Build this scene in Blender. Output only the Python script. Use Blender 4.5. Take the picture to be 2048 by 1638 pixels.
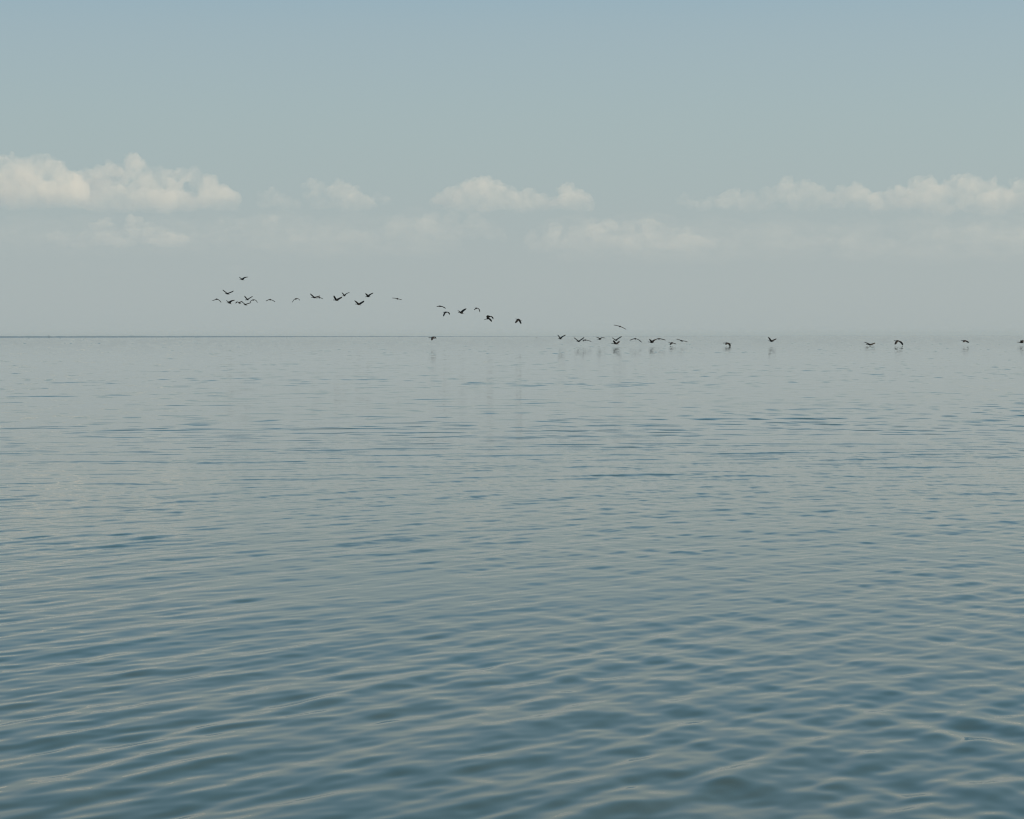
import bpy, bmesh, math, random
import numpy as np
from mathutils import Vector, Matrix, noise

scn = bpy.context.scene
R = math.radians
for o in list(bpy.data.objects):
    bpy.data.objects.remove(o)

# ------------------------------------------------------------------ camera
W, H = 2048, 1638                 # the photograph's own pixels, used as measuring units
FPX = 4300.0                      # focal length in those pixels
CAM_H = 1.3
cam_d = bpy.data.cameras.new('camera')
cam_d.sensor_width = 36.0
cam_d.lens = 36.0 * FPX / W
cam_d.clip_start = 0.05
cam_d.clip_end = 300000.0
cam = bpy.data.objects.new('camera', cam_d)
scn.collection.objects.link(cam)
PITCH = math.atan((H / 2 - 672.5) / FPX)
ROLL = math.atan(4.0 / 2048)
CAM_R = Matrix.Rotation(R(90) - PITCH, 3, 'X') @ Matrix.Rotation(-ROLL, 3, 'Z')
cam.matrix_world = Matrix.Translation((0, 0, CAM_H)) @ CAM_R.to_4x4()
scn.camera = cam


def at(px, py, Y):
    """point of the world seen at pixel (px,py) of the photograph, Y metres ahead"""
    d = CAM_R @ Vector(((px - W / 2) / FPX, -(py - H / 2) / FPX, -1.0))
    return Vector((0, 0, CAM_H)) + d * (Y / d.y)


# ------------------------------------------------------------------ world, sun, exposure
SUN_EL, SUN_AZ = R(36), R(84)     # azimuth clockwise from +Y: the sun stands to the right
w = bpy.data.worlds.new('World')
scn.world = w
w.use_nodes = True
nt = w.node_tree
nt.nodes.clear()


def N(tree, typ, **kw):
    n = tree.nodes.new(typ)
    for k, v in kw.items():
        setattr(n, k, v)
    return n


out = N(nt, 'ShaderNodeOutputWorld')
bg = N(nt, 'ShaderNodeBackground')
sky = N(nt, 'ShaderNodeTexSky', sky_type='NISHITA', sun_disc=False, sun_elevation=SUN_EL,
        sun_rotation=SUN_AZ, air_density=1.0, dust_density=1.5, ozone_density=1.5)
# air full of moisture: the lower sky is a veil over the clear one
geo = N(nt, 'ShaderNodeTexCoord')
sep = N(nt, 'ShaderNodeSeparateXYZ')
nt.links.new(geo.outputs['Generated'], sep.inputs[0])
ramp = N(nt, 'ShaderNodeValToRGB')
nt.links.new(sep.outputs['Z'], ramp.inputs['Fac'])


def lin(c):
    return tuple((v / 255 / 12.92) if v / 255 <= 0.04045 else ((v / 255 + 0.055) / 1.055) ** 2.4 for v in c) + (1,)


SKY = [(-0.01, (176, 187, 188)), (0.008, (175, 186, 187)), (0.04, (171, 183, 185)), (0.065, (169, 183, 184)),
       (0.10, (167, 185, 186)), (0.13, (163, 183, 189)), (0.155, (158, 181, 190)),
       (0.22, (130, 174, 199)), (0.33, (93, 156, 187)), (0.55, (68, 127, 158)), (1.0, (52, 98, 124))]
cr = ramp.color_ramp
cr.interpolation = 'B_SPLINE'
while len(cr.elements) < len(SKY):
    cr.elements.new(0.5)
for e, (p, c) in zip(cr.elements, SKY):
    e.position = max(0, p)
    e.color = lin(c)
veil = N(nt, 'ShaderNodeMixRGB', blend_type='MIX')
veil.inputs['Fac'].default_value = 0.86
mul = N(nt, 'ShaderNodeMixRGB', blend_type='MULTIPLY')
mul.inputs['Fac'].default_value = 1.0
mul.inputs['Color2'].default_value = (0.085, 0.085, 0.085, 1)      # physical sky down to picture units
nt.links.new(sky.outputs[0], mul.inputs['Color1'])
nt.links.new(mul.outputs[0], veil.inputs['Color1'])
nt.links.new(ramp.outputs[0], veil.inputs['Color2'])
nt.links.new(veil.outputs[0], bg.inputs['Color'])
bg.inputs['Strength'].default_value = 1.0
nt.links.new(bg.outputs[0], out.inputs['Surface'])

sd = bpy.data.lights.new('sun', 'SUN')
sd.energy = 4.2
sd.angle = R(0.5)
sd.color = (1.0, 0.75, 0.43)
sun = bpy.data.objects.new('sun', sd)
scn.collection.objects.link(sun)
sv = Vector((math.sin(SUN_AZ) * math.cos(SUN_EL), math.cos(SUN_AZ) * math.cos(SUN_EL), math.sin(SUN_EL)))
sun.rotation_euler = sv.to_track_quat('Z', 'Y').to_euler()

scn.view_settings.view_transform = 'Standard'
scn.view_settings.look = 'None'
scn.view_settings.exposure = 0.0
scn.view_settings.gamma = 1.0
scn.render.engine = 'CYCLES'
scn.cycles.volume_bounces = 12
scn.cycles.max_bounces = 14
scn.cycles.use_denoising = True
scn.cycles.volume_step_rate = 0.6
scn.cycles.volume_max_steps = 128
scn.cycles.filter_width = 1.2

col = scn.collection


def tag(o, label=None, cat=None, group=None, kind=None):
    if label: o['label'] = label
    if cat: o['category'] = cat
    if group: o['group'] = group
    if kind: o['kind'] = kind
    return o


def material(name):
    m = bpy.data.materials.new(name)
    m.use_nodes = True
    m.node_tree.nodes.clear()
    return m, m.node_tree


# ------------------------------------------------------------------ water
rng = np.random.default_rng(11)


def wave_set(n, lam0, lam1, mean_deg, spread_deg, slope):
    """n ripples; mean_deg is the direction their crests run, from +X towards +Y"""
    lam = lam0 * (lam1 / lam0) ** rng.random(n)
    th = R(mean_deg) + R(spread_deg) * rng.normal(size=n)
    k = 2 * np.pi / lam
    kx, ky = -np.sin(th) * k, np.cos(th) * k
    s = rng.random(n) * 0.6 + 0.7
    s *= slope * math.sqrt(2.0) / math.sqrt(float((s * s).sum()))
    return np.stack([kx, ky, s / k, rng.random(n) * 2 * np.pi], 1).astype(np.float64)


MAIN = np.concatenate([
    wave_set(42, 0.12, 0.34, 43, 15, 0.063),
    wave_set(22, 0.32, 0.9, 40, 14, 0.032),
    wave_set(30, 0.055, 0.12, 40, 18, 0.032),
    wave_set(8, 1.3, 4.0, 15, 18, 0.009)])
CROSS = np.concatenate([
    wave_set(24, 0.15, 0.48, -42, 14, 0.050),
    wave_set(16, 0.07, 0.15, -25, 22, 0.026)])
FAR = np.concatenate([
    wave_set(60, 0.20, 0.75, 9, 13, 0.080),
    wave_set(14, 1.0, 3.0, 5, 11, 0.030)])


def lattice_noise(x, y, seed):
    r = np.random.default_rng(seed)
    g = r.random((256, 256)).astype(np.float32)
    xi, yi = np.floor(x).astype(int), np.floor(y).astype(int)
    fx, fy = x - xi, y - yi
    fx, fy = fx * fx * (3 - 2 * fx), fy * fy * (3 - 2 * fy)
    a = g[xi % 256, yi % 256]; b = g[(xi + 1) % 256, yi % 256]
    c = g[xi % 256, (yi + 1) % 256]; d = g[(xi + 1) % 256, (yi + 1) % 256]
    return (a * (1 - fx) + b * fx) * (1 - fy) + (c * (1 - fx) + d * fx) * fy


def sstep(a, b, x):
    t = np.clip((x - a) / (b - a), 0, 1)
    return t * t * (3 - 2 * t)


def build_water():
    half = FPX / 2
    rows = [0.6, 1.0, 1.5, 2.0, 2.5]
    k = 1.0 * CAM_H * half / 2.9
    kk = []
    while k > 0.5:
        kk.append(CAM_H * half / k)
        k -= 0.55
    rows = np.array(rows + kk + [8000, 10500, 14000])
    fine = np.linspace(-R(17), R(17), 1250)
    side = R(17) + (R(180) - R(17)) * (np.linspace(0, 1, 170)[1:] ** 1.7)
    ang = np.concatenate([-side[::-1], fine, side])[1:]      # 360 degrees around
    nr, na = len(rows), len(ang)
    X = (rows[:, None] * np.sin(ang)[None, :]).ravel()
    Y = (rows[:, None] * np.cos(ang)[None, :]).ravel()
    Rr = np.repeat(rows, na)
    h = np.zeros_like(X); hx = np.zeros_like(X); hy = np.zeros_like(X)

    # the ripples turn towards the shore as they come in: crests slant more near the camera
    ty = np.linspace(-50, 400, 9001)
    gp = 0.74 + 0.30 * sstep(6, 19, ty)
    gi = np.cumsum(gp) * (ty[1] - ty[0])
    G = np.interp(Y, ty, gi); G = np.where(Y > 400, gi[-1] + (Y - 400) * 1.04, G); G = np.where(Y < -50, gi[0] + (Y + 50) * 0.74, G)
    GP = 0.74 + 0.30 * sstep(6, 19, Y)

    def add(comp, amp):
        nonlocal h, hx, hy
        for kx, ky, a, ph in comp:
            p = (kx * X + ky * G + ph)
            s, c = np.sin(p), np.cos(p)
            h += amp * a * (s + 0.09 * s * s)
            # crests a little sharper than troughs
            g = amp * a * c * (1 + 0.18 * s)
            hx += kx * g
            hy += ky * GP * g
    # wind patches: lively near the camera, glassy far out, with ruffled streaks between
    n1 = lattice_noise(X / 5 + 40, Y / 3.4 + 7, 1) * 0.6 + lattice_noise(X / 1.9 + 3, Y / 1.4 + 9, 2) * 0.4
    n2 = lattice_noise(X / 16 + 40, Y / 10 + 7, 3)
    n3 = lattice_noise(X / 60 + 11, Y / 14 + 17, 4)
    base = 1.06 - 0.16 * sstep(5, 11, Rr) - 0.26 * sstep(9, 18, Rr) - 0.34 * sstep(18, 55, Rr) - 0.14 * sstep(50, 130, Rr) - 0.05 * sstep(165, 240, Rr)
    patch = ((0.45 + 1.1 * n1) * (0.6 + 0.8 * n2))
    patch = patch ** (1 + 0.6 * sstep(8, 22, Rr))
    left = 1 - sstep(-6, 8, X)
    far_left = 1 - sstep(-90, -15, X)
    band = 0.30 * np.exp(-((Y - 64) / 5) ** 2) * left * (0.5 + n3)
    band += 0.22 * np.exp(-((Y - 430) / 20) ** 2) * far_left
    band += 0.16 * np.exp(-((Y - 560) / 30) ** 2) * far_left
    band += 0.16 * np.exp(-((Y - 310) / 18) ** 2) * sstep(15, 50, X)
    band += 0.08 * sstep(120, 200, Y) * (1 - sstep(600, 900, Y))
    band += 0.30 * sstep(700, 2500, Rr) * (1 - sstep(-0.2, -0.03, X / Rr))
    A = np.clip(base, 0.02, None) * patch + band
    fw = sstep(9, 30, Rr)
    add(FAR, A * fw)
    add(MAIN, A * (1 - 0.88 * fw))
    add(CROSS, A * (1 - 0.9 * fw) * (0.42 + 0.48 * sstep(-0.15, 0.17, X / Rr)))
    # away from the camera the ripples lean towards it: broad gentle backs, short steep faces
    sg = 0.062 * A + 1e-4
    lean = sstep(7, 15, Rr)
    t = (hy - 0.55 * sg) / sg
    steep = sg * np.where(t > 0, t * t / (t + 0.6), 0)
    hy_l = 0.50 * hy + 1.30 * steep - 0.24 * sg
    hy = hy * (1 - lean) + hy_l * lean
    z = h * (1 - sstep(12, 30, Rr))
    verts = np.stack([X, Y, z], 1).astype(np.float32)
    verts = np.concatenate([verts, [[0, 0, 0]]]).astype(np.float32)
    nrm = np.stack([-hx, -hy, np.ones_like(hx)], 1)
    nrm /= np.linalg.norm(nrm, axis=1)[:, None]
    nrm = np.concatenate([nrm, [[0, 0, 1]]]).astype(np.float32)
    i = np.arange(nr - 1)[:, None] * na
    j = np.arange(na)[None, :]
    j2 = (j + 1) % na
    q = np.stack([i + j, i + na + j, i + na + j2, i + j2], -1).reshape(-1, 4)
    q = q[:, ::-1]
    t = np.stack([np.full(na, nr * na), (np.arange(na) + 1) % na, np.arange(na)], -1)[:, ::-1]
    t = t[:, ::-1]
    loops = np.concatenate([q.ravel(), t.ravel()]).astype(np.int32)
    starts = np.concatenate([np.arange(len(q)) * 4, len(q) * 4 + np.arange(len(t)) * 3]).astype(np.int32)
    me = bpy.data.meshes.new('water')
    me.vertices.add(len(verts)); me.vertices.foreach_set('co', verts.ravel())
    me.loops.add(len(loops)); me.loops.foreach_set('vertex_index', loops)
    me.polygons.add(len(starts)); me.polygons.foreach_set('loop_start', starts)
    me.polygons.foreach_set('use_smooth', np.ones(len(starts), dtype=bool))
    me.update(calc_edges=True)
    vn = np.empty(len(verts) * 3, dtype=np.float32)
    me.vertex_normals.foreach_get('vector', vn)
    vn = vn.reshape(-1, 3)
    wgt = np.concatenate([sstep(7, 13, Rr), [0]]).astype(np.float32)[:, None]
    nrm = vn * np.sign(vn[:, 2:3]) * (1 - wgt) + nrm * wgt
    nrm = (nrm / np.linalg.norm(nrm, axis=1)[:, None]).astype(np.float32)
    at_ = me.attributes.new('ripple_normal', 'FLOAT_VECTOR', 'POINT')
    at_.data.foreach_set('vector', nrm.ravel())
    o = bpy.data.objects.new('water', me)
    col.objects.link(o)
    return o


water = tag(build_water(), kind='structure')
m, t = material('sea_water')
o_ = N(t, 'ShaderNodeOutputMaterial')
p = N(t, 'ShaderNodeBsdfPrincipled')
at_n = N(t, 'ShaderNodeAttribute', attribute_name='ripple_normal')
tc = N(t, 'ShaderNodeTexCoord')
# silt clouds in the shallows, in the water's own colour
nz = N(t, 'ShaderNodeTexNoise'); nz.inputs['Scale'].default_value = 0.5; nz.inputs['Detail'].default_value = 3
rp = N(t, 'ShaderNodeValToRGB')
rp.color_ramp.elements[0].position = 0.35; rp.color_ramp.elements[0].color = (0.050, 0.078, 0.074, 1)
rp.color_ramp.elements[1].position = 0.70; rp.color_ramp.elements[1].color = (0.070, 0.088, 0.072, 1)
t.links.new(tc.outputs['Object'], nz.inputs['Vector'])
t.links.new(nz.outputs['Fac'], rp.inputs['Fac'])
t.links.new(rp.outputs['Color'], p.inputs['Base Color'])
t.links.new(at_n.outputs['Vector'], p.inputs['Normal'])
p.inputs['Roughness'].default_value = 0.045
p.inputs['IOR'].default_value = 1.48
t.links.new(p.outputs[0], o_.inputs['Surface'])
water.data.materials.append(m)

# ------------------------------------------------------------------ distant shore
def build_shore():
    bm = bmesh.new()
    n = 420
    prof = [(-1.0, -0.4), (-0.6, 0.35), (-0.25, 0.8), (0.0, 1.0), (0.35, 0.75), (1.0, -0.4)]
    rowsv = []
    for i in range(n):
        u = i / (n - 1)
        px = -700 + 2600 * u
        Y = 4500 + 6300 * max(0, (px + 100) / 1500) ** 1.3 if px > -100 else 4500 + (-(px + 100)) * 0.8
        c = at(px, 672.5, Y)
        hh = 4.2 * (0.9 + 0.25 * noise.fractal(Vector((px / 60, 3, 0)), 1, 2, 4) + 0.3 * noise.noise(Vector((px / 4, 9, 0))))
        hh *= 1 - 0.7 * max(0, min(1, (px - 400) / 700))
        hh *= 1 - max(0, min(1, (px - 1500) / 350)) * 0.95
        vs = []
        for a, b in prof:
            vs.append(bm.verts.new((c.x, c.y + a * 160, hh * b * (1 + 0.15 * noise.noise(Vector((px / 3, a * 7, 5)))))))
        rowsv.append(vs)
    for a, b in zip(rowsv[:-1], rowsv[1:]):
        for j in range(len(prof) - 1):
            bm.faces.new((a[j], b[j], b[j + 1], a[j + 1]))
    for r_ in (rowsv[0], rowsv[-1]):
        bm.faces.new(r_)
    bmesh.ops.recalc_face_normals(bm, faces=bm.faces)
    me = bpy.data.meshes.new('distant_shore'); bm.to_mesh(me); bm.free()
    o = bpy.data.objects.new('distant_shore', me); col.objects.link(o)
    return o


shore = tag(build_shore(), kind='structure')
m, t = material('shore_haze_tint')
o_ = N(t, 'ShaderNodeOutputMaterial'); p = N(t, 'ShaderNodeBsdfPrincipled')
nz = N(t, 'ShaderNodeTexNoise'); nz.inputs['Scale'].default_value = 0.03; nz.inputs['Detail'].default_value = 5
tc = N(t, 'ShaderNodeTexCoord')
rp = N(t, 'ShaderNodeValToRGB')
rp.color_ramp.elements[0].color = (0.10, 0.18, 0.29, 1); rp.color_ramp.elements[1].color = (0.13, 0.22, 0.33, 1)  # blue of the distant air painted into the shore's base colour
t.links.new(tc.outputs['Object'], nz.inputs['Vector']); t.links.new(nz.outputs['Fac'], rp.inputs['Fac'])
t.links.new(rp.outputs['Color'], p.inputs['Base Color']); p.inputs['Roughness'].default_value = 0.9
t.links.new(p.outputs[0], o_.inputs['Surface'])
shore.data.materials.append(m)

# ------------------------------------------------------------------ clouds
def cloud_mat(name, density, color, flat=1.0):
    m, t = material(name)
    o_ = N(t, 'ShaderNodeOutputMaterial')
    v = N(t, 'ShaderNodeVolumePrincipled')
    v.inputs['Color'].default_value = color
    tc = N(t, 'ShaderNodeTexCoord')
    nz = N(t, 'ShaderNodeTexNoise'); nz.inputs['Scale'].default_value = 1 / 330.0
    nz.inputs['Detail'].default_value = 4; nz.inputs['Roughness'].default_value = 0.62
    mr = N(t, 'ShaderNodeMapRange', interpolation_type='SMOOTHSTEP')
    mr.inputs['From Min'].default_value = 0.30; mr.inputs['From Max'].default_value = 0.74
    mr.inputs['To Min'].default_value = 0.0; mr.inputs['To Max'].default_value = density * 1.9
    mp = N(t, 'ShaderNodeMapping'); mp.inputs['Scale'].default_value = (1.0 / flat, 1.0, flat)
    t.links.new(tc.outputs['Object'], mp.inputs['Vector']); t.links.new(mp.outputs[0], nz.inputs['Vector'])
    t.links.new(nz.outputs['Fac'], mr.inputs['Value'])
    # thinner towards the underside, so the base melts into the air
    sp = N(t, 'ShaderNodeSeparateXYZ'); t.links.new(tc.outputs['Object'], sp.inputs[0])
    bz = N(t, 'ShaderNodeMapRange', interpolation_type='SMOOTHSTEP')
    bz.inputs['From Min'].default_value = -10; bz.inputs['From Max'].default_value = 330
    bz.inputs['To Min'].default_value = 0.22; bz.inputs['To Max'].default_value = 1.0
    t.links.new(sp.outputs['Z'], bz.inputs['Value'])
    mm = N(t, 'ShaderNodeMath', operation='MULTIPLY')
    t.links.new(mr.outputs['Result'], mm.inputs[0]); t.links.new(bz.outputs['Result'], mm.inputs[1])
    t.links.new(mm.outputs[0], v.inputs['Density'])
    v.inputs['Anisotropy'].default_value = 0.1
    t.links.new(v.outputs[0], o_.inputs['Volume'])
    return m


def cloud_tex(name, size, depth):
    tx = bpy.data.textures.new(name, 'CLOUDS')
    tx.noise_scale = size
    tx.noise_depth = depth
    tx.noise_basis = 'ORIGINAL_PERLIN'
    return tx


TX1 = cloud_tex('billow_large', 0.35, 3)
TX2 = cloud_tex('billow_small', 0.10, 2)
TX3 = cloud_tex('billow_fine', 0.04, 2)


def cloud(lobes, base, D, tau, label, thick=1.0, fill=11, seed=0, group='low cumulus clouds above the horizon', rough=1.0, stretch=1.0):
    """lobes: (x, y, radius) in photo pixels; base: pixel row of the flat underside; D metres away"""
    rnd = random.Random(seed)
    bm = bmesh.new()
    D = D * 1.53
    s = D / FPX / 1000.0                         # km per pixel
    cx = sum(l[0] for l in lobes) / len(lobes)
    org = at(cx, base, D)

    def ball(px, py, r, dy, sq=1.0):
        ret = bmesh.ops.create_icosphere(bm, subdivisions=3, radius=1.0)
        mt = Matrix.Translation(((px - cx) * s, dy, (base - py) * s)) @ Matrix.Diagonal((r * s * stretch, r * s * 1.25 * thick, r * s * sq, 1))
        bmesh.ops.transform(bm, matrix=mt, verts=ret['verts'])
    for (x, y, r) in lobes:
        ball(x, y + r, r, rnd.uniform(-1, 1) * r * s * 0.9)
        for k in range(5):                        # small knobs round the upper rim
            a = rnd.uniform(0.1, 0.9) * math.pi
            rr = r * rnd.uniform(0.22, 0.42)
            ball(x + math.cos(a) * r, y + r - math.sin(a) * r * 0.92, rr, rnd.uniform(-1, 1) * r * s * 0.8)
        for k in range(fill):
            rr = r * rnd.uniform(0.7, 1.15)
            yy = y + rr + rnd.random() * max(0, base - y - rr * 1.3)
            ball(x + rnd.uniform(-1, 1) * r * 1.3, yy, rr, rnd.uniform(-1.6, 1.6) * r * s * thick, rnd.uniform(0.6, 0.95))
    for v in bm.verts:                            # flat, slightly ragged underside
        if v.co.z < 0:
            v.co.z *= 0.12
    me = bpy.data.meshes.new('cloud_src'); bm.to_mesh(me); bm.free()
    src = bpy.data.objects.new('cloud_src', me); col.objects.link(src)
    md = src.modifiers.new('r', 'REMESH'); md.mode = 'VOXEL'; md.voxel_size = max(2.0 * s, 0.008)
    md = src.modifiers.new('a', 'DISPLACE'); md.texture = TX1; md.strength = 26 * s * rough; md.mid_level = 0.5; md.texture_coords = 'LOCAL'
    md = src.modifiers.new('b', 'DISPLACE'); md.texture = TX2; md.strength = 17 * s * rough; md.mid_level = 0.5; md.texture_coords = 'LOCAL'
    md = src.modifiers.new('c', 'DISPLACE'); md.texture = TX3; md.strength = 8 * s * rough; md.mid_level = 0.5; md.texture_coords = 'LOCAL'
    md = src.modifiers.new('r2', 'REMESH'); md.mode = 'VOXEL'; md.voxel_size = max(2.0 * s, 0.008)
    dg = bpy.context.evaluated_depsgraph_get()
    m2 = bpy.data.meshes.new_from_object(src.evaluated_get(dg))
    bpy.data.objects.remove(src)
    m2.transform(Matrix.Scale(1000.0, 4))
    m2.name = 'cumulus_cloud'
    o = bpy.data.objects.new('cumulus_cloud', m2); col.objects.link(o)
    o.location = org
    m2.materials.clear()
    m2.materials.append(cloud_mat('cloud_vapour', (0.72 if not group.startswith('faint') else (0.62 if group.startswith('faint far') else 0.14)) * tau / (60 * s * 1000), (0.985, 0.98, 0.975, 1),
                                  1.0 if group.startswith('low') else 1.7))
    tag(o, label, 'cloud', group)
    return o


cloud([(-150, 330, 34), (-100, 315, 40), (-50, 322, 36), (0, 316, 28), (28, 309, 26), (60, 318, 26), (92, 309, 25), (115, 325, 28), (128, 350, 20)],
      416, 15000, 1.5, 'bright cream cloud cut by the left edge of the picture', seed=1)
cloud([(165, 338, 20), (195, 330, 20), (225, 325, 20), (262, 306, 18), (285, 330, 20), (320, 336, 20), (352, 342, 18), (394, 338, 18), (415, 350, 20), (436, 372, 22), (445, 392, 16), (290, 360, 34), (350, 368, 30), (220, 365, 30)],
      420, 15500, 1.2, 'long grey-bellied cloud with one small knob on its top, second from the left', seed=2)
cloud([(545, 380, 14), (560, 385, 14), (580, 395, 12)], 415, 17000, 1.3, 'small faint cloud puff just right of the long grey-bellied cloud', seed=3)
cloud([(623, 357, 10), (640, 364, 12), (655, 374, 13), (680, 360, 14), (700, 368, 16), (718, 380, 16), (735, 392, 12)], 418, 17000, 1.15,
      'faint slanting pair of cloud puffs between the left and the middle cloud', seed=4)
cloud([(757, 386, 10), (768, 390, 8)], 404, 17000, 1.2, 'tiny oval cloud puff left of the middle bright cloud', seed=5)
cloud([(884, 384, 12), (905, 374, 15), (935, 362, 20), (965, 354, 22), (992, 366, 20), (1025, 374, 18), (1055, 376, 18), (1085, 384, 18), (1130, 370, 18), (1148, 382, 18), (1156, 394, 14)],
      421, 15500, 1.35, 'bright cream cloud in mid sky with a rounded head at its right end', seed=6)
cloud([(1368, 386, 11), (1380, 396, 12)], 412, 17000, 1.1, 'small faint puff left of the long right-hand cloud bank', seed=7)
cloud([(1420, 392, 14), (1465, 378, 16), (1500, 386, 16), (1535, 376, 16), (1576, 357, 17), (1610, 359, 17), (1640, 368, 16), (1675, 372, 16), (1712, 368, 15), (1735, 380, 16)],
      420, 15800, 0.95, 'long low cloud bank right of centre with two small knobs on top', seed=8)
cloud([(1775, 380, 18), (1805, 372, 18), (1845, 352, 22), (1875, 370, 22), (1905, 356, 20), (1945, 352, 22), (1978, 358, 22), (2005, 374, 20), (2040, 358, 24), (2085, 350, 28), (2140, 362, 28), (2190, 372, 22)],
      426, 15200, 1.05, 'broad cloud bank with bright domed tops cut by the right edge of the picture', seed=9)
LOWG = 'faint far-off cloud streaks below the main clouds'
cloud([(115, 462, 10), (135, 468, 11), (150, 474, 11), (172, 466, 12), (215, 440, 14), (218, 460, 18), (232, 470, 16), (262, 434, 12), (290, 442, 16), (320, 452, 18), (350, 464, 16)],
      492, 22000, 1.0, 'ragged faint cloud under the two bright clouds on the left', seed=10, group=LOWG)
cloud([(440, 436, 10), (480, 434, 9), (545, 424, 8), (600, 440, 14), (650, 446, 16), (700, 455, 16), (740, 462, 14)],
      485, 23000, 0.30, 'very faint cloud streak left of centre, under the slanting puffs', seed=11, group=LOWG, thick=1.3)
cloud([(800, 430, 16), (860, 422, 16), (905, 424, 15), (950, 428, 15), (985, 438, 15), (890, 462, 14)],
      482, 23000, 0.34, 'faint pale cloud streak right under the middle bright cloud', seed=12, group=LOWG, thick=1.3)
cloud([(1065, 460, 10), (1110, 446, 14), (1140, 466, 16), (1175, 440, 16), (1215, 438, 18), (1255, 444, 20), (1300, 440, 20), (1340, 455, 20), (1380, 458, 20), (1408, 466, 16)],
      500, 22500, 0.62, 'wide pinkish cloud streak right of centre, lower than the main clouds', seed=13, group=LOWG)
cloud([(1600, 470, 12), (1650, 468, 14), (1710, 462, 14), (1765, 470, 12)],
      500, 24000, 0.28, 'barely visible cloud streak under the right-hand cloud banks', seed=14, group=LOWG, thick=1.3)
cloud([(1890, 452, 12), (1950, 446, 16), (2010, 448, 18), (2080, 440, 20), (2150, 445, 20)],
      486, 23000, 0.32, 'faint low cloud streak at the right edge of the picture', seed=15, group=LOWG, thick=1.3)

VEIL = 'faint veils of cloud in the low sky'
cloud([(430, 430, 20), (560, 420, 24), (700, 425, 26), (830, 420, 24), (640, 455, 26)], 520, 26000, 0.42,
      'broad blurred veil of cloud behind the slanting puffs, left of centre', seed=21, group=VEIL, stretch=3.2, thick=1.5)
cloud([(1150, 430, 24), (1290, 425, 24), (1420, 435, 24), (1560, 430, 26), (1350, 460, 26)], 530, 27000, 0.42,
      'broad blurred veil of cloud between the middle cloud and the right-hand bank', seed=22, group=VEIL, stretch=3.2, thick=1.5)
cloud([(1720, 436, 22), (1850, 430, 26), (1990, 425, 28), (2120, 425, 28)], 530, 26500, 0.5,
      'broad blurred veil of cloud under the bank at the right edge', seed=23, group=VEIL, stretch=3.0, thick=1.5)
cloud([(-60, 440, 22), (60, 430, 24), (190, 425, 24), (330, 430, 22)], 515, 25000, 0.36,
      'broad blurred veil of cloud under the two bright clouds at the left edge', seed=24, group=VEIL, stretch=3.0, thick=1.5)
cloud([(160, 524, 8), (215, 530, 9), (265, 534, 8)], 548, 30000, 0.40, 'lowest pinkish wisp of cloud, far left', seed=25, group=VEIL, stretch=2.0)
cloud([(470, 528, 8), (510, 536, 8), (560, 540, 8)], 566, 30000, 0.36, 'lowest pinkish wisp of cloud above the left flock of birds', seed=26, group=VEIL, stretch=2.0)

# ------------------------------------------------------------------ birds
m, t = material('black_feathers')
o_ = N(t, 'ShaderNodeOutputMaterial'); p = N(t, 'ShaderNodeBsdfPrincipled')
tc = N(t, 'ShaderNodeTexCoord')
nz = N(t, 'ShaderNodeTexNoise'); nz.inputs['Scale'].default_value = 22; nz.inputs['Detail'].default_value = 3
rp = N(t, 'ShaderNodeValToRGB')
rp.color_ramp.elements[0].position = 0.3; rp.color_ramp.elements[0].color = (0.012, 0.010, 0.012, 1)
rp.color_ramp.elements[1].position = 0.8; rp.color_ramp.elements[1].color = (0.060, 0.040, 0.034, 1)
t.links.new(tc.outputs['Object'], nz.inputs['Vector']); t.links.new(nz.outputs['Fac'], rp.inputs['Fac'])
t.links.new(rp.outputs['Color'], p.inputs['Base Color']); p.inputs['Roughness'].default_value = 0.55
p.inputs['Specular IOR Level'].default_value = 0.3
t.links.new(p.outputs[0], o_.inputs['Surface'])
FEATHER = m

BODY = [(0.0, 0.006, 0.006), (0.05, 0.012, 0.014), (0.085, 0.030, 0.034), (0.13, 0.036, 0.038), (0.19, 0.026, 0.028), (0.27, 0.030, 0.034),
        (0.35, 0.055, 0.060), (0.44, 0.082, 0.086), (0.54, 0.088, 0.088), (0.65, 0.070, 0.066), (0.75, 0.045, 0.036), (0.82, 0.045, 0.020),
        (0.92, 0.062, 0.014), (1.0, 0.066, 0.010)]


def lift(d2, L, sgn):
    """give a 2-D offset (metres across, up) the depth that makes its length L"""
    l2 = math.hypot(*d2)
    dep = math.sqrt(max((0.12 * L) ** 2, L * L - l2 * l2))
    return Vector((d2[0], sgn * dep, d2[1]))


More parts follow.
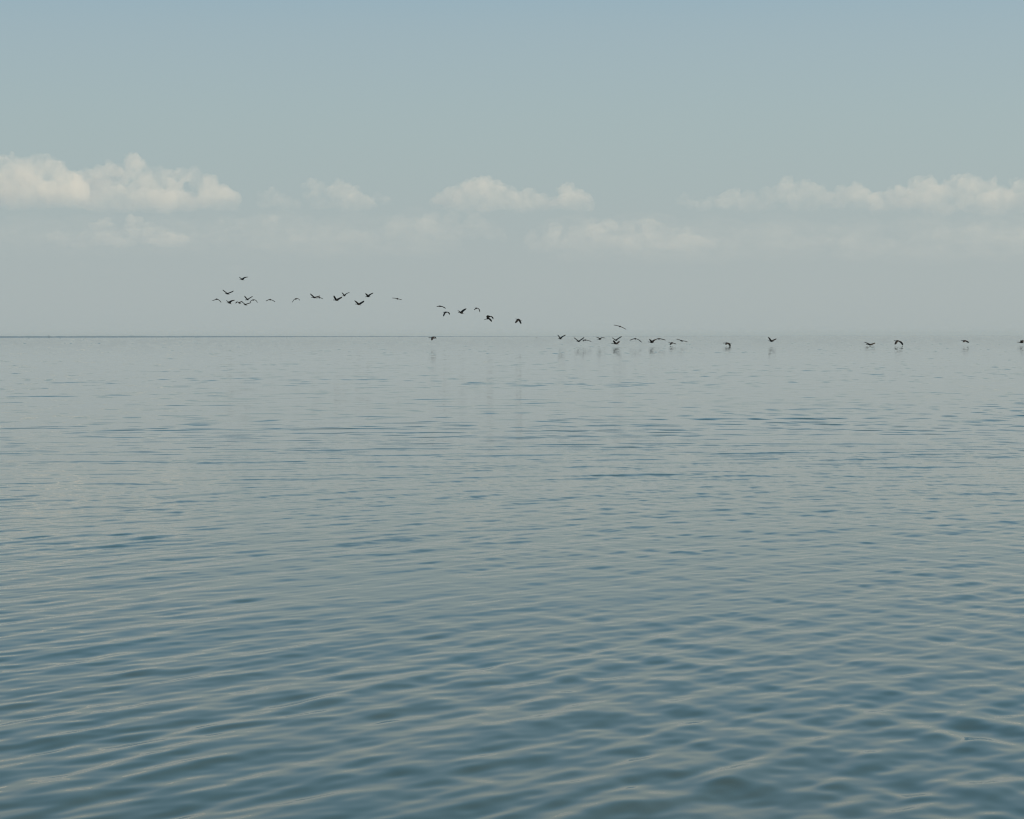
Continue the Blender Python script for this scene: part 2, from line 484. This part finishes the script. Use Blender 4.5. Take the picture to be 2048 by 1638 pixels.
def bird(crop, Hd, C, T, LM, LT, RM, RT, label, D=178.0, kind='flying_bird', small=1.0):
    D = D * FPX / 2813.0
    ox, oy, k = crop
    P = [Vector((ox + a / k, oy + b / k)) for a, b in (Hd, C, T, LM, LT, RM, RT)]
    c = P[1]
    s = D / FPX
    q = [((v.x - c.x) * s, -(v.y - c.y) * s) for v in P]
    org = at(c.x, c.y, D)
    head = lift(q[0], 0.46 * small, 1)
    tail = lift(q[2], 0.36 * small, -1)
    hd = (head - tail).normalized()
    z0 = Vector((0, 0, 0))
    bm = bmesh.new()
    # body: a loft along head - breast - tail
    prev = None
    for sx, rw, rh in BODY:
        if sx < 0.5:
            f = 1 - sx / 0.5
            pt = head * (f * 0.92 + 0.08 * f * f)
        else:
            pt = tail * ((sx - 0.5) / 0.5)
        side = hd.cross(Vector((0, 0, 1))).normalized()
        up = side.cross(hd).normalized()
        ring = [bm.verts.new(pt + side * math.cos(a) * rw * 1.15 * small + up * math.sin(a) * rh * 1.15 * small) for a in [i * math.pi / 5 for i in range(10)]]
        if prev:
            for i in range(10):
                bm.faces.new((prev[i], prev[(i + 1) % 10], ring[(i + 1) % 10], ring[i]))
        else:
            bm.faces.new(ring[::-1])
        prev = ring
    bm.faces.new(prev)
    # wings: inner arm and outer hand, with a broad root and a fingered taper at the tip
    root = hd * 0.06 * small + Vector((0, 0, 0.02))
    for (mid2, tip2, sg) in ((q[3], q[4], -1), (q[5], q[6], 1)):
        mid = lift(mid2, 0.34 * small, sg)
        d2 = (tip2[0] - mid2[0], tip2[1] - mid2[1])
        tip = mid + lift(d2, 0.42 * small, sg)
        prev = None
        for i in range(11):
            u = i / 10
            # quadratic-like bend through mid
            b0, b1, b2 = (1 - u) ** 2, 2 * u * (1 - u), u * u
            ctrl = mid * 1.9 - (root + tip) * 0.45
            pt = root * b0 + ctrl * b1 + tip * b2
            tan = ((ctrl - root) * (1 - u) + (tip - ctrl) * u).normalized()
            ch = (hd - tan * hd.dot(tan) * 0.4)
            ch = ch.normalized() if ch.length > 0.05 else Vector((-1, 0, 0))
            nn = tan.cross(ch).normalized()
            cw = (0.33 * (1 - 0.25 * u) * (1 - max(0, (u - 0.72) / 0.28) ** 2 * 0.72)) * small
            if u < 0.15: cw *= 1.1
            th = (0.048 - 0.008 * u) * small
            sweep = -0.02 - 0.10 * max(0, u - 0.5)
            le = pt + ch * (cw * 0.38 + sweep * small)
            te = pt - ch * (cw * 0.62 - sweep * small)
            md = le.lerp(te, 0.33)
            m2 = le.lerp(te, 0.7)
            ring = [bm.verts.new(v) for v in (le, md + nn * th, m2 + nn * th * .7, te + nn * th * .25, te - nn * th * .25, m2 - nn * th * .6, md - nn * th * 0.8)]
            if prev:
                for j in range(7):
                    bm.faces.new((prev[j], prev[(j + 1) % 7], ring[(j + 1) % 7], ring[j]))
            else:
                bm.faces.new(ring[::-1])
            prev = ring
        bm.faces.new(prev)
    bmesh.ops.recalc_face_normals(bm, faces=bm.faces)
    me = bpy.data.meshes.new('b'); bm.to_mesh(me); bm.free()
    src = bpy.data.objects.new('b', me); col.objects.link(src)
    md = src.modifiers.new('r', 'REMESH'); md.mode = 'VOXEL'; md.voxel_size = 0.011; md.use_smooth_shade = True
    dg = bpy.context.evaluated_depsgraph_get()
    m2 = bpy.data.meshes.new_from_object(src.evaluated_get(dg))
    bpy.data.objects.remove(src)
    m2.name = kind
    m2.materials.clear(); m2.materials.append(FEATHER)
    o = bpy.data.objects.new(kind, m2); col.objects.link(o)
    o.location = org
    tag(o, label, 'bird', 'dark birds flying in a loose line over the water')
    return o


A_ = (410, 540, 12.8); B_ = (560, 560, 12.8); C_ = (680, 560, 12.8); D_ = (840, 590, 12.8); E_ = (930, 600, 12.8)
F_ = (1100, 640, 12.8); G_ = (1220, 640, 12.8); H_ = (1380, 640, 9.309); I_ = (1680, 640, 11.378); J_ = (1888, 640, 12.8)
BIRDS = [
 (A_, (875,232), (955,240), (1010,262), (915,210), (882,185), (1010,188), (1088,178), 'topmost bird of the whole flock, flying alone with its right wing curved up', 180),
 (A_, (500,605), (572,605), (630,630), (510,560), (450,508), (645,570), (716,530), 'bird with wings raised in a wide V, just below and left of the topmost bird', 176),
 (A_, (262,738), (300,748), (350,755), (250,765), (195,782), (360,775), (396,830), 'leftmost bird of all, its right wing drooping steeply', 184),
 (A_, (543,838), (625,838), (690,878), (590,808), (550,780), (670,785), (745,766), 'second bird from the left in the left cluster, wings up and tail slanting down', 177),
 (A_, (835,825), (875,842), (930,865), (820,812), (785,855), (900,812), (930,800), 'bird with wings bent in an M shape, third in the low left cluster', 183),
 (A_, (1015,768), (1090,755), (1130,770), (1045,715), (1012,663), (1140,715), (1202,672), 'small bird with a steep V of wings, above the lowest bird of the left cluster', 179),
 (A_, (980,888), (1035,884), (1085,908), (985,845), (930,800), (1095,858), (1160,832), 'lowest bird of the left cluster, its wings in a wide V that touch its neighbours', 174),
 (A_, (1205,765), (1230,768), (1265,775), (1185,785), (1155,832), (1290,772), (1327,832), 'bird with both wings bowed down like a bridge, at the right of the left cluster', 182),
 (A_, (1620,760), (1665,758), (1720,770), (1625,762), (1562,796), (1720,775), (1775,812), 'lone bird with shallowly bowed wings, right of the left cluster', 180),
 (B_, (425,478), (400,485), (440,490), (360,505), (325,572), (455,475), (493,515), 'lone bird with left wing pointing steeply down, between the left cluster and middle ones', 181),
 (B_, (787,440), (880,448), (935,468), (820,405), (768,350), (940,425), (1003,400), 'long-necked bird with a tall left wing, touching a small bird at its tail', 175),
 (B_, (975,455), (1010,452), (1055,460), (985,452), (940,466), (1040,458), (1072,480), 'small bird seen edge-on right behind the tail of a larger V-winged bird', 186),
 (B_, (1345,510), (1445,512), (1512,542), (1395,460), (1370,398), (1505,470), (1572,424), 'large bird with its left wing almost upright and long neck stretched left', 172),
 (B_, (1588,405), (1650,400), (1685,405), (1620,365), (1585,322), (1695,350), (1772,318), 'bird with raised wings just above and right of the one with an almost upright wing', 180),
 (C_, (375,612), (475,622), (548,648), (420,575), (363,525), (535,580), (600,524), 'bird with wings in an even V, lower of the last two before the gap', 175),
 (C_, (638,432), (715,420), (785,435), (680,380), (645,345), (765,365), (836,328), 'bird with wings up and tail level, upper of the last two before the gap', 179),
 (C_, (1420,468), (1470,480), (1520,495), (1400,464), (1335,458), (1520,492), (1562,503), 'thin gliding bird seen edge-on, alone in the gap left of centre', 180),
 (D_, (430,298), (510,285), (560,305), (465,285), (420,300), (580,305), (636,345), 'bird with its right wing sloping down, upper left of the descending centre group', 182),
 (D_, (580,438), (655,442), (710,450), (615,480), (587,547), (710,440), (738,500), 'bird with both wings hanging down, under the upper left one of the centre group', 178),
 (D_, (968,440), (1060,460), (1128,482), (1010,425), (958,395), (1090,395), (1172,338), 'bird with its right wing swept high, in the middle of the descending centre group', 176),
 (D_, (1400,328), (1450,340), (1480,345), (1420,350), (1378,380), (1500,355), (1522,437), 'small bird with its right wing hanging straight down, upper right of the centre group', 183),
 (D_, (1720,590), (1775,552), (1815,560), (1740,535), (1708,528), (1830,560), (1862,622), 'upper bird of the overlapping pair in the centre group', 184),
 (D_, (1635,632), (1745,602), (1790,610), (1715,565), (1700,535), (1775,620), (1818,688), 'lower bird of the overlapping pair in the centre group, right wing hanging', 176),
 (D_, (207,1092), (320,1095), (432,1118), (305,1110), (285,1158), (350,1070), (380,1100), 'compact dark bird skimming right at the horizon line, far below the centre group', 175),
 (E_, (1285,483), (1372,498), (1458,530), (1320,530), (1272,585), (1395,545), (1415,607), 'bird with wings straight down like a tent, alone right of the centre group', 172),
 (F_, (205,465), (265,475), (308,492), (225,425), (185,378), (315,420), (392,380), 'leftmost bird of the row over the water right of centre, wings in a V', 180),
 (F_, (675,540), (732,546), (768,560), (665,495), (605,448), (800,495), (868,438), 'bird with a wide open V of wings, second in the row over the water', 177),
 (F_, (855,508), (900,512), (945,522), (850,520), (830,545), (975,525), (1048,552), 'flat bird with its right wing sloping down, third in the row over the water', 181),
 (F_, (1213,493), (1275,490), (1305,500), (1235,455), (1178,436), (1330,450), (1410,468), 'bird with wings curled out flat at the tips, fourth in the row over the water', 183),
 (F_, (1640,495), (1690,518), (1718,525), (1630,480), (1577,448), (1750,465), (1828,415), 'upper bird of two stacked one above the other over the water', 180),
 (F_, (1558,605), (1690,606), (1762,622), (1635,565), (1607,520), (1735,575), (1757,538), 'lower bird of two stacked one above the other, neck stretched far left', 174),
 (F_, (1768,158), (1790,166), (1815,182), (1700,138), (1625,125), (1865,195), (1942,238), 'gliding bird with long thin outstretched wings, just above the horizon right of centre', 178),
 (G_, (610,475), (645,480), (690,490), (570,490), (495,520), (725,505), (802,572), 'bird with long thin bowed wings, right of the two stacked birds', 180),
 (G_, (965,558), (1068,572), (1125,585), (1030,525), (985,488), (1110,520), (1160,492), 'dark bird with raised wings whose right tip touches a gliding bird', 175),
 (G_, (1165,490), (1255,480), (1310,490), (1210,478), (1150,500), (1335,495), (1408,518), 'gliding bird whose left wing meets a raised wing of its neighbour', 179),
 (G_, (1488,582), (1592,586), (1640,600), (1550,600), (1512,635), (1640,598), (1682,615), 'squat bird flying low with neck out and wings lowered, right of the touching pair', 177),
 (G_, (1790,520), (1840,535), (1880,545), (1765,503), (1693,488), (1905,540), (1975,553), 'thin bird in a flat glide sloping down to the right, last of the dense row', 181),
 (H_, (607,428), (690,430), (778,442), (670,440), (642,458), (725,450), (738,488), 'stubby bird flying low with one wing down, alone right of the dense row', 176),
 (H_, (1458,385), (1515,394), (1560,400), (1480,360), (1446,318), (1555,370), (1603,346), 'lone bird with wings in a V, between the stubby low bird and the flat-winged one', 178),
 (I_, (578,550), (680,562), (765,573), (610,530), (537,503), (735,540), (792,517), 'bird with nearly flat raised wings low over the water, left of the tent-winged one', 176),
 (I_, (1222,472), (1310,474), (1400,492), (1265,500), (1222,555), (1375,505), (1415,578), 'bird with both wings hanging down, reflected in two spots, near the right side', 174),
 (J_, (432,520), (540,532), (655,555), (500,540), (445,562), (590,560), (632,582), 'slim bird with folded wings pointing down right, second from the right edge', 178),
 (J_, (1865,565), (1985,574), (2060,588), (1955,540), (1928,520), (2015,540), (2030,515), 'bird cut by the right edge of the picture', 176),
]
for b in BIRDS:
    bird(*b[:9], D=b[9])

# a bird so far off that it is a mere tick
bird((1060, 640, 32.76), (385, 1160), (415, 1145), (440, 1150), (400, 1140), (395, 1170), (435, 1125), (448, 1105),
     'tiny speck of a bird just under the horizon, between the two flocks', D=900)

# beacon on the far shore
bm = bmesh.new()
for r1, r2, z0, z1 in ((0.9, 0.6, 0, 5.4), (1.3, 1.3, 5.4, 5.7), (0.8, 0.2, 5.7, 7.4)):
    ret = bmesh.ops.create_cone(bm, cap_ends=True, segments=12, radius1=r1, radius2=r2, depth=z1 - z0)
    bmesh.ops.translate(bm, vec=(0, 0, (z0 + z1) / 2), verts=ret['verts'])
me = bpy.data.meshes.new('beacon'); bm.to_mesh(me); bm.free()
bc = bpy.data.objects.new('beacon', me); col.objects.link(bc)
bc.scale = (0.8, 0.8, 0.8)
bc.location = at(98, 674, 4300); bc.location.z = 0.0
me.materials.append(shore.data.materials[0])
tag(bc, 'tiny upright post standing on the dark horizon strip at the far left', 'post')

# ------------------------------------------------------------------ haze
bm = bmesh.new()
bmesh.ops.create_cube(bm, size=1.0)
for v in bm.verts:
    v.co = Vector((v.co.x * 28600, v.co.y * 28600, -1.0 if v.co.z < 0 else 16.0))
me = bpy.data.meshes.new('haze'); bm.to_mesh(me); bm.free()
hz = bpy.data.objects.new('haze', me); col.objects.link(hz)
m, t = material('haze_air')
o_ = N(t, 'ShaderNodeOutputMaterial'); v = N(t, 'ShaderNodeVolumePrincipled')
v.inputs['Color'].default_value = (0.72, 0.87, 1.0, 1)
v.inputs['Density'].default_value = 0.00005
t.links.new(v.outputs[0], o_.inputs['Volume'])
me.materials.append(m)
tag(hz, kind='stuff')
hz['label'] = 'thin pale sea haze blurring the horizon'
